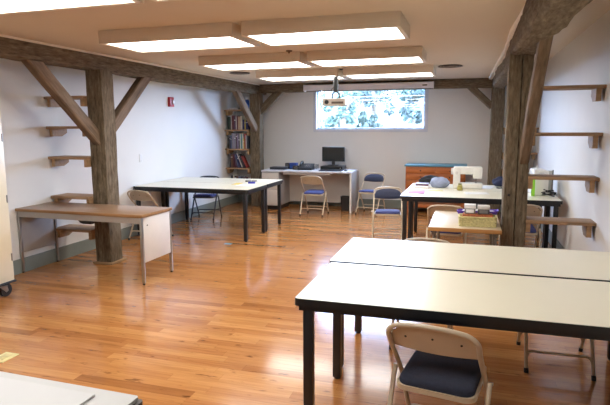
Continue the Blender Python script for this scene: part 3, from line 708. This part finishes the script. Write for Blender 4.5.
# ------------------------------------------------------------------ things on the sewing tables
ZT = .716
def sewing_machine(label, loc, rz):
    t = thing('sewing_machine', label, 'sewing machine', loc, rz)
    obj('base', bx(-.12, -.09, 0, .21, .09, .075, .012), M_MACHINE, t)
    col = obj('column', bx(-.20, -.085, 0, -.10, .085, .30, .018), M_MACHINE, t)
    bm = B(); box(bm, -.20, -.07, .20, .20, .07, .305, .02); obj('arm', bm, M_MACHINE, t)
    obj('head', bx(.075, -.075, .145, .20, .07, .29, .016), M_MACHINE, t)
    bm = B(); cyl(bm, (-.20, 0, .235), (-.232, 0, .235), .048, .042, n=24); obj('handwheel', bm, M_PANEL, t)
    bm = B(); cyl(bm, (.12, 0, .15), (.12, 0, .095), .006); cyl(bm, (.12, 0, .10), (.12, 0, .078), .0018); obj('needle_bar', bm, M_CHROME, t)
    obj('presser_foot', bx(.105, -.02, .078, .135, .02, .086, .002), M_CHROME, t)
    bm = B(); cyl(bm, (-.15, -.085, .22), (-.15, -.094, .22), .022, n=20); obj('stitch_dial', bm, M_PANEL, t)
    bm = B(); cyl(bm, (.0, .02, .305), (.0, .02, .345), .006); obj('spool_pin', bm, M_PANEL, t)
    return t
m1 = sewing_machine('white sewing machine on the sewing table left of the right post', (-.015, 7.48, ZT), 0)
m1.scale = (.92, .92, .95)
m2 = sewing_machine('white sewing machine seen end-on behind the right post, beside the grey board', (.815, 7.09, ZT), math.radians(93))
bm = B(); pts = []
for k in range(64):
    a = k*.5; r_ = .062+.018*math.sin(k*1.3)
    pts.append((.90+r_*math.cos(a), 6.76+.6*r_*math.sin(a)+.012*math.sin(k*.7), ZT+.03+.024*math.sin(a*.5+k*.11)+.0006*k))
tube(bm, pts, .0055, 8); tagt(obj('power_cord', bm, M_RUBBER), 'coiled black power cord on the sewing table in front of the grey board', 'cord')
t = thing('display_board', 'light grey board with dark edge standing on the sewing table by the right wall', 'board', (.90, 7.42, ZT), math.radians(-10))
obj('panel', bx(-.16, 0, 0, .115, .012, .26, .002), simple('board_grey', srgb(190, 190, 182), .6), t); obj('edge_strip', bx(.115, -.004, 0, .13, .016, .27, .002), simple('dark_strip', srgb(86, 84, 80), .5), t)
tagt(obj('green_card', bx(-.02, 0, 0, .02, .004, .20, .001), simple('lime_card', srgb(150, 220, 60), .6), loc=(.735, 6.81, ZT+.001)), 'lime green card on the sewing table just right of the cracked post', 'card').rotation_euler = (math.radians(-8), 0, 0)
tagt(obj('fabric_sheet', bx(-.1, -.17, 0, .1, .17, .006, .002), simple('pink_sheet', srgb(206, 142, 190), .8), loc=(-.625, 6.89, ZT)), 'pink sheet on the near left corner of the sewing table', 'sheet').rotation_euler = (0, 0, .05)
tagt(obj('notepad', bx(-.10, -.14, 0, .10, .14, .028, .003), M_PAPER, loc=(-.60, 7.42, ZT)), 'white pad under the maroon book on the sewing table', 'notepad')
t = book('maroon book lying on the white pad on the sewing table', .17, .022, .22, 'maroon', (-.69, 7.36, ZT+.029), 0, None, True)
tagt(obj('fabric_strip', bx(-.10, -.035, 0, .10, .035, .005, .001), simple('pale_yellow', srgb(226, 222, 150), .8), loc=(-.41, 7.07, ZT)), 'pale yellow fabric strip in front of the grey-blue cloth bundle', 'fabric').rotation_euler = (0, 0, .1)
def bundle(name, label, cat, loc, sx, sy, sz, m, seed):
    rnd = random.Random(seed); bm = B(); bmesh.ops.create_icosphere(bm, subdivisions=4, radius=1)
    ph = [(Vector((rnd.uniform(-1, 1), rnd.uniform(-1, 1), rnd.uniform(-1, 1)))*rnd.uniform(2, 6), rnd.uniform(0, 6)) for _ in range(9)]
    for v in bm.verts:
        k = .93+sum(.055*abs(math.sin(1.3*p.dot(v.co)+q)) for p, q in ph)*.62+sum(.035*math.sin(p.dot(v.co)+q) for p, q in ph)
        v.co = Vector((v.co.x*sx*k, v.co.y*sy*k, max(0, (v.co.z*.55+.42))*sz*k))
    return tagt(obj(name, bm, m, loc=loc), label, cat)
bundle('cloth_bundle', 'crumpled grey-blue cloth bundle left of the white sewing machine', 'cloth', (-.375, 7.48, ZT), .115, .10, .125, simple('cloth_greyblue', srgb(138, 148, 172), .9, var=.12, bump=.4), 3)
bundle('cloth_bundle', 'black cloth heap behind the maroon book on the sewing table', 'cloth', (-.52, 7.98, ZT), .16, .08, .10, simple('cloth_black', srgb(28, 28, 32), .9, var=.2), 5)
jar('jar', 'small yellow-green jar in front of the white sewing machine', 'jar', (-.105, 7.20, ZT), .034, .09, simple('mustard', srgb(176, 166, 92), .4, var=.35, scale=50), None, simple('mustard_lid', srgb(150, 146, 92), .4))
def sheet(label, x, y, z, w, d, rz, m=None, name='paper_sheet', cat='paper'):
    bm = B(); n = 8; g = [[bm.verts.new((-w/2+w*i/n, -d/2+d*j/n, .0015+.004*(math.sin(i*.9+x*9)*math.sin(j*.7+y*5))**2)) for i in range(n+1)] for j in range(n+1)]
    for j in range(n):
        for i in range(n): bm.faces.new((g[j][i], g[j][i+1], g[j+1][i+1], g[j+1][i]))
    o = obj(name, bm, m or M_PAPER, loc=(x, y, z)); o.rotation_euler = (0, 0, rz)
    md = o.modifiers.new('thickness', 'SOLIDIFY'); md.thickness = .0008; md.offset = 1
    return tagt(o, label, cat)
sheet('white paper sheet on the sewing table in front of the machine', .10, 6.92, ZT, .28, .21, .15)
sheet('white paper pattern right of the sewing machine near the post', .25, 7.60, ZT, .14, .36, -.2)
t = thing('scissors', 'dark scissors lying on the sewing table left of the cracked post', 'scissors', (.40, 7.58, ZT), .3)
bm = B(); box(bm, -.006, 0, .001, .006, .13, .005, .001); obj('blade', bm, M_TUBEGREY, t)
bm = B(); tube(bm, [(.025+.022*math.cos(a*PI/6), -.03+.03*math.sin(a*PI/6), .006) for a in range(13)], .005, 8); tube(bm, [(-.025+.022*math.cos(a*PI/6), -.03+.03*math.sin(a*PI/6), .006) for a in range(13)], .005, 8); obj('handle', bm, M_RUBBER, t)
bundle('bag', 'dark navy bag on the sewing table beside the cracked post', 'bag', (.44, 7.86, ZT), .11, .10, .12, simple('navy_bag', srgb(36, 42, 74), .8, var=.1), 11)

# basket and its neighbours on the tan desk
t = thing('wicker_basket', 'rectangular greenish wicker basket on the tan desk', 'basket', (.09, 5.03, .651))
bm = B()
for r in range(5):
    z = .008+r*.0155
    o_ = rrect(-.152-.001*r, -.075-.001*r, .152+.001*r, .075+.001*r, .02, 3)
    pts = []
    for k in range(len(o_)):
        u, v = o_[k]; a = o_[(k+1) % len(o_)]
        nseg = max(1, int(math.hypot(a[0]-u, a[1]-v)/.018))
        for q in range(nseg): pts.append((u+(a[0]-u)*q/nseg, v+(a[1]-v)*q/nseg))
    n = len(pts); wv = []
    for k, (u, v) in enumerate(pts):
        s = 1+(.025 if (k+r) % 2 else -.012); wv.append((u*s, v*(1+(.06 if (k+r) % 2 else -.03)), z))
    tube(bm, wv+wv[:1], .0085, 6)
obj('weave', bm, simple('wicker', srgb(204, 194, 140), .7, var=.2, scale=60), t)
obj('base', bx(-.143, -.066, .001, .143, .066, .01), simple('wicker_base', srgb(150, 140, 84), .8), t)
bm = B(); tube(bm, [(u, v, .084) for u, v in rrect(-.159, -.083, .159, .083, .02, 4)+[(.159, .063)]], .009, 8); obj('rim', bm, simple('wicker_rim', srgb(196, 186, 130), .7, var=.2), t)
def patterned(label, x0, x1, y0, y1, z0, z1, m, m2):
    t = thing('storage_box', label, 'box', ((x0+x1)/2, (y0+y1)/2, z0), 0); w, d, h = (x1-x0)/2, (y1-y0)/2, z1-z0
    obj('body', bx(-w, -d, 0, w, d, h*.6, .003), m, t); obj('lid', bx(-w-.003, -d-.003, h*.6, w+.003, d+.003, h, .003), m2, t)
    obj('label_card', bx(-w*.7, -d-.004, h*.12, w*.7, -d-.001, h*.5), M_PAPER if 'left' in label else simple('grey_card', srgb(120, 120, 120), .7), t)
M_RUST = simple('rust_print', srgb(168, 92, 52), .7, var=.5, scale=70)
tagt(obj('fabric_roll', bx(-.132, -.058, 0, .132, .058, .062, .016), M_RUST, loc=(.09, 5.03, .70)), 'rust-orange patterned fabric filling the top of the wicker basket', 'fabric')
patterned('small box with white lid standing left on the basket', -.025, .07, 4.985, 5.075, .763, .843, simple('box_greyish', srgb(140, 138, 134), .6), M_PAPER)
patterned('small black box with pale lid standing right on the basket', .09, .19, 4.985, 5.075, .763, .836, simple('box_dark', srgb(84, 82, 80), .6), simple('lid_pale', srgb(206, 202, 196), .6))
t = thing('tote_bag', 'purple tote bag stuffed with white paper behind the wicker basket', 'bag', (.09, 5.185, .651))
bm = B(); lo = rrect(-.13, -.05, .13, .05, .015, 3); hi = rrect(-.185, -.062, .185, .062, .02, 3); hi2 = rrect(-.178, -.055, .178, .055, .018, 3); lo2 = rrect(-.125, -.045, .125, .045, .012, 3)
rg = [[bm.verts.new((u, v, z+.010*math.sin(u*40)*(z > .05))) for u, v in r_] for r_, z in ((lo, 0), (hi, .118), (hi2, .118), (lo2, .012))]
for a in range(3):
    for k in range(len(lo)): bm.faces.new((rg[a][k], rg[a][(k+1) % len(lo)], rg[a+1][(k+1) % len(lo)], rg[a+1][k]))
bm.faces.new(rg[0]); bm.faces.new(rg[3]); obj('body', bm, simple('purple', srgb(100, 66, 176), .6, var=.25, scale=18), t)
rnd = random.Random(4); bm = B()
for k in range(5):
    x0 = -.14+.056*k; vs_ = bmesh.ops.create_icosphere(bm, subdivisions=2, radius=.034)['verts']
    for v in vs_: v.co = Vector((v.co.x*1.1+x0+.028, v.co.y*.9, v.co.z*.9+.096+.008*math.sin(v.co.x*90+k))) + Vector((rnd.uniform(-.003, .003),)*3)
obj('tissue_paper', bm, M_PAPER, t, smooth=False)

# papers on left worktables
ZM = .716
sheet('yellow paper on the left worktable near its front corner', -3.245, 7.20, ZM, .10, .26, .1, simple('yellow_paper', srgb(232, 206, 120), .8))
sheet('white paper on the left worktable beside the yellow paper', -3.05, 7.05, ZM, .22, .30, -.2)
sheet('pale paper lying behind the blue box on the left worktables', -3.02, 7.68, ZM, .20, .22, .3)
t = thing('crayon_box', 'small blue-violet box on the left worktables among papers', 'box', (-3.07, 7.32, ZM), .3)
obj('body', bx(-.05, -.03, 0, .05, .03, .022, .002), simple('violet_box', srgb(70, 66, 170), .5), t); obj('flap', bx(-.05, -.03, .022, .05, .0, .026, .001), M_BLUE, t)
tagt(obj('eraser', bx(-.04, -.025, 0, .04, .025, .022, .005), simple('grey_eraser', srgb(110, 106, 104), .7), loc=(-3.21, 7.52, ZM)), 'small grey block behind the yellow paper on the left worktables', 'eraser')
tagt(obj('tape_roll', bx(-.035, -.03, 0, .035, .03, .02, .006), simple('grey_block', srgb(134, 128, 122), .7), loc=(-3.13, 7.56, ZM)), 'small grey-brown block left of the blue-violet box on the left worktables', 'block')

# floor marks
bm = B(); box(bm, -.057, -.07, 0, .057, .07, .006, .002)
t = thing('floor_outlet', 'brass outlet cover plate set on the wood floor at the left', 'outlet', (-2.975, 2.71, 0)); obj('plate', bm, M_BRASS, t)
bm = B(); box(bm, -.03, -.04, .006, .03, .04, .009, .002); obj('cap', bm, simple('brass_dull', srgb(206, 192, 140), .5, metal=.25, var=.2, scale=40), t)
tagt(obj('floor_tape', bx(-.05, -.035, 0, .05, .035, .002), simple('blue_tape', srgb(96, 150, 176), .6), loc=(-3.035, 6.39, .0005)), 'small piece of blue tape on the floor between the desk and left worktables', 'tape')

# ------------------------------------------------------------------ wall fittings
t = thing('fire_alarm', 'red fire alarm strobe high on the left wall', 'alarm', (XL, 7.63, 1.94))
obj('body', bx(0, -.06, -.075, .045, .06, .075, .006), M_RED, t)
obj('strobe_lens', bx(.045, .0, -.035, .065, .05, .035, .008), simple('clear_lens', srgb(230, 224, 220), .2), t)
bm = B()
for k in range(4): box(bm, .045, -.045, -.05+k*.02, .047, -.012, -.04+k*.02)
obj('grille', bm, simple('dark_red', srgb(110, 16, 22), .5), t)
t = thing('wall_plate', 'blank white wall plate low on the left wall behind the worktable chair', 'wall plate', (XL, 6.77, 1.10))
obj('plate', bx(0, -.035, -.058, .007, .035, .058, .003), simple('plate_white', srgb(218, 217, 215), .4), t)
for z in (-.04, .04):
    bm = B(); cyl(bm, (.006, 0, z), (.0085, 0, z), .004, n=10); obj('screw', bm, M_CHROME, t)

# ------------------------------------------------------------------ ceiling fixtures
EM = emit('lamp_diffuser', (1.0, .975, .93, 1), 11.5)
def fixture(label, x0, y0):
    w, d, hh = 1.215, .60, .105
    t = thing('ceiling_light', label, 'ceiling light', (x0, y0, ZC-hh), 0, 'ceiling light panels'); f = .035
    bm = B()
    box(bm, 0, 0, 0, w, f, hh, .003); box(bm, 0, d-f, 0, w, d, hh, .003); box(bm, 0, f, 0, f, d-f, hh, .003); box(bm, w-f, f, 0, w, d-f, hh, .003)
    box(bm, f, f, hh-.02, w-f, d-f, hh-.0005)
    obj('housing', bm, M_HOUS, t)
    obj('diffuser', bx(f, f, .008, w-f, d-f, .018), EM, t)
rows_ = [(.40, 'added out of view to light the foreground'), (2.15, 'nearest to the camera'), (3.92, 'second from the camera'), (5.66, 'third from the camera'), (7.38, 'nearest the back wall')]  # first row is an unseen addition that brightens the foreground
for y, nm in rows_:
    for x, sd in ((-3.0, 'left'), (-1.71, 'right')):
        fixture('%s ceiling light panel of the row %s' % (sd, nm), x, y)
def diffuser(label, x, y, r):
    t = thing('ceiling_vent', label, 'vent', (x, y, ZC))
    bm = B(); lathe(bm, [(0, -.004), (r*.35, -.006), (r*.36, -.002), (0, -.0018)], 28); obj('center_disc', bm, simple('vent_grey', srgb(120, 112, 104), .5), t)
    bm = B()
    for a in (.5, .72, .95): 
        pr = [(r*a-.02, -.003), (r*a, -.014), (r*a+.004, -.012), (r*a-.012, -.0015)]
        rings = [[bm.verts.new((p[0]*math.cos(2*PI*k/28), p[0]*math.sin(2*PI*k/28), p[1])) for k in range(28)] for p in pr]
        for i in range(4):
            for k in range(28): bm.faces.new((rings[i][k], rings[i][(k+1) % 28], rings[(i+1) % 4][(k+1) % 28], rings[(i+1) % 4][k]))
    obj('ring', bm, simple('vent_dark', srgb(96, 84, 72), .5), t)
diffuser('round ceiling vent right of the farthest lights, near the back beam', -.29, 7.62, .17)
diffuser('round ceiling vent left of the farthest lights, near the left beam', -3.32, 7.54, .16)
bm = B(); lathe(bm, [(0, 0), (.035, 0), (.03, -.012), (.01, -.014), (.008, -.03), (0, -.03)][::-1], 16)
tagt(obj('sprinkler', bm, simple('sprinkler_dark', srgb(90, 70, 52), .5), loc=(-1.87, 5.545, ZC)), 'tiny dark sprinkler head on the ceiling between light rows', 'sprinkler')
# projector
t = thing('projector', 'white projector hanging on a black pole from the ceiling', 'projector', (-1.85, 7.55, -.0))
obj('ceiling_plate', bx(-.11, -.06, ZC-.012, .12, .06, ZC-.0005, .003), M_RUBBER, t)
bm = B(); cyl(bm, (0, 0, ZC-.012), (0, 0, 2.02), .034, n=16); cyl(bm, (0, 0, ZC-.012), (0, 0, ZC-.09), .058, n=16); obj('pole', bm, M_BLACK, t)
bm = B()
for s in (-1, 1): tube(bm, [(0, 0, 2.05), (s*.05, 0, 2.0), (s*.055, 0, 1.94)], .012, 8)
box(bm, -.07, -.05, 1.935, .07, .05, 1.943, .002); obj('bracket', bm, M_BLACK, t)
pb = obj('body', bx(-.165, -.13, 1.835, .165, .13, 1.935, .012), simple('projector_white', srgb(214, 208, 198), .4), t)
bm = B(); cyl(bm, (-.10, -.13, 1.885), (-.10, -.138, 1.885), .03, n=20); obj('lens', bm, M_SCREEN, pb)
obj('vent_slot', bx(-.03, -.132, 1.86, .14, -.129, 1.89), simple('slot_brown', srgb(96, 84, 76), .6), pb)
bm = B(); tube(bm, fillet([(-.38, -.14, ZC-.004), (-.36, -.10, 2.29), (-.27, -.06, 2.245), (-.15, -.02, 2.24), (-.06, 0, 2.27), (-.03, 0, 2.31)], .05, 4), .006, 8); obj('cable', bm, M_RUBBER, t)
bm = B(); tube(bm, fillet([(-.02, -.02, 2.10), (-.06, -.03, 2.06), (-.055, -.03, 2.0), (-.03, -.03, 1.935)], .02, 3), .004, 8); obj('cable', bm, M_RUBBER, t)
# rolled-up projection screen on the back beam
t = thing('projection_screen', 'long white roll-up screen case mounted on the back beam above the window', 'screen', (-1.80, 9.66, 2.252))
bm = B(); prism(bm, [(-.055, -.06), (-.062, -.04), (-.062, .035), (-.045, .048), (.091, .048), (.091, .03), (.06, .0), (.06, -.06)], 'x', -1.15, 1.15); obj('case', bm, M_SCRCASE, t)
for s in (-1, 1): obj('end_cap', bx(s*1.1585-.0085, -.066, -.066, s*1.1585+.0085, .062, .05, .006), M_SCRCASE, t)
obj('pull_bar', bx(-1.12, -.04, -.076, 1.12, -.018, -.06, .003), M_TUBEGREY, t)
obj('badge', bx(.98, -.0635, -.02, 1.06, -.0615, .0), M_RUBBER, t)

# ------------------------------------------------------------------ outside the window
M_GRASS = simple('meadow', srgb(54, 62, 56), .9, var=.3, scale=.6)
bm = B(); n = 24; g = []
for j in range(n+1):
    g.append([bm.verts.new((-34+60*i/n, 10.7+46*j/n, -.4+.03*46*min(j, 12)/n+(.30*46*max(0, j-12)/n)*max(0, min(1, (4-(-34+60*i/n))/6, ((-34+60*i/n)+19)/6))+.25*math.sin(i*.8)*math.sin(j*.9)*min(1, j/4))) for i in range(n+1)])  # hill added to cover glaring sky in the window, sides lowered for daylight
for j in range(n):
    for i in range(n): bm.faces.new((g[j][i], g[j][i+1], g[j+1][i+1], g[j+1][i]))
gr = struct('ground', bm, M_GRASS, smooth=True)
M_BARK = wood('bark', [srgb(70, 60, 50), srgb(110, 98, 84)], 'Z', .9, 4, 4, .4)
def tree(label, x, y, z, h, r, m, seed, nleaf=1300, trunk=.12):
    rnd = random.Random(seed); t = thing('tree', label, 'tree', (x, y, z))
    bm = B(); tube(bm, [(0, 0, 0), (.05*h*.1, .03, h*.3), (-.04, 0, h*.6), (0, 0, h*.85)], trunk, 8)
    for k in range(5):
        a = rnd.uniform(0, 6.28); tube(bm, [(0, 0, h*(.3+.09*k)), (math.cos(a)*r*.6, math.sin(a)*r*.6, h*(.48+.09*k))], trunk*.4, 6)
    obj('trunk', bm, M_BARK, t)
    bm = B()
    cl = [(Vector((rnd.gauss(0, .42)*r, rnd.gauss(0, .42)*r, h*rnd.uniform(.4, .98))), rnd.uniform(.22, .42)*r) for _ in range(15)]
    for _ in range(nleaf):
        c, q = rnd.choice(cl); v = Vector((rnd.gauss(0, 1), rnd.gauss(0, 1), rnd.gauss(0, 1))); v.normalize()
        p = c+v*q*rnd.uniform(.5, 1); s = rnd.uniform(.07, .15)*max(1, r/2)
        a = Vector((rnd.gauss(0, 1), rnd.gauss(0, 1), rnd.gauss(0, 1))).normalized(); b = a.orthogonal().normalized()
        bm.faces.new([bm.verts.new(p+a*s), bm.verts.new(p+b*s*.5), bm.verts.new(p-a*s), bm.verts.new(p-b*s*.5)])
    obj('foliage', bm, m, t, smooth=False)
LF = [simple('leaf_green', srgb(24, 38, 29), .6, var=.4, scale=2), simple('leaf_pale', srgb(48, 60, 50), .6, var=.4, scale=2), simple('leaf_blue', srgb(36, 52, 48), .6, var=.4, scale=2)]
tree('bushy dark green tree outside the window, right of the projector', -3.62, 20, .1, 2.15, .42, LF[0], 1, 1100, .08)
tree('pale tree at the far left of the window view', -9.6, 30, .5, 5.0, 1.7, LF[1], 2, 1500)
tree('blue-green tree behind the projector outside the window', -7.0, 37, .8, 5.6, 1.9, LF[2], 3, 1500)
tree('blue-green leafy tree at the right end of the window view', -1.9, 24, .2, 4.0, 1.2, LF[2], 4, 1500)
tree('pale tree between the bushy dark tree and the rightmost tree outside', -3.8, 35.5, .7, 5.2, 1.8, LF[1], 5, 1500)
tree('slender blue-green tree left of the bushy dark tree outside', -5.0, 29, .5, 4.6, 1.2, LF[2], 6, 1200)
LP = simple('leaf_bleached', srgb(66, 84, 74), .6, var=.4, scale=2)
tree('bleached bushy tree behind the projector, farthest left of the bleached ones', -8.3, 27, .4, 3.9, 1.5, LP, 7, 1600)
tree('bleached spreading tree beyond the rail fence, right of the dark bush', -3.0, 30.1, .5, 3.7, 1.1, LP, 8, 1600)
tree('bleached low tree left of the dark bush outside the window', -5.4, 23.5, .3, 3.0, 1.0, LP, 9, 1400)
t = thing('rail_fence', 'pale rail fence crossing outside behind the window', 'fence', (-3.4, 28, .75))
for z in (1.55, 1.9):
    bm = B(); box(bm, -.5, -.03, z, 6.5, .03, z+.12, .01); obj('rail', bm, simple('fence_grey', srgb(70, 74, 78), .7), t)
for k in range(4):
    bm = B(); box(bm, -.3+2.1*k, -.06, -.6, -.18+2.1*k, .06, 2.15, .01); obj('fence_post', bm, simple('fence_grey', srgb(70, 74, 78), .7), t)

# ------------------------------------------------------------------ light and camera
wd = bpy.data.worlds.new('sky'); S.world = wd; wd.use_nodes = True
bg = wd.node_tree.nodes['Background']; bg.inputs['Color'].default_value = (.45, .64, 1.0, 1); bg.inputs['Strength'].default_value = 60.0
pl = bpy.data.lights.new('window_portal', 'AREA'); pl.shape = 'RECTANGLE'; pl.size = WX1-WX0; pl.size_y = WZ1-WZ0; pl.cycles.is_portal = True
po = bpy.data.objects.new('window_portal', pl); C.objects.link(po); po.location = ((WX0+WX1)/2, YB+.19, (WZ0+WZ1)/2); po.rotation_euler = (-PI/2, 0, 0)

cam = bpy.data.cameras.new('camera'); co = bpy.data.objects.new('camera', cam); C.objects.link(co)
cam.sensor_width = 36; cam.sensor_fit = 'HORIZONTAL'; cam.lens = 535.86/610*36; cam.clip_start = .02; cam.clip_end = 300
yw, pt, rl = [math.radians(a) for a in (-17.05, 8.103, .269)]
F = Vector((math.sin(yw)*math.cos(pt), math.cos(yw)*math.cos(pt), -math.sin(pt))); rt = Vector((math.cos(yw), -math.sin(yw), 0)); dn = F.cross(rt)
c_, s_ = math.cos(rl), math.sin(rl); R0 = rt*c_+dn*s_; D0 = -rt*s_+dn*c_
co.matrix_world = Matrix(((R0.x, -D0.x, -F.x, 0), (R0.y, -D0.y, -F.y, 0), (R0.z, -D0.z, -F.z, 1.55), (0, 0, 0, 1)))
S.camera = co
vs = S.view_settings; S.display_settings.display_device = 'sRGB'
vs.view_transform = 'Standard'; vs.look = 'None'; vs.gamma = 1; vs.use_curve_mapping = False; vs.exposure = .12
S.cycles.max_bounces = 10; S.cycles.diffuse_bounces = 6; S.cycles.transparent_max_bounces = 12; S.cycles.use_denoising = True
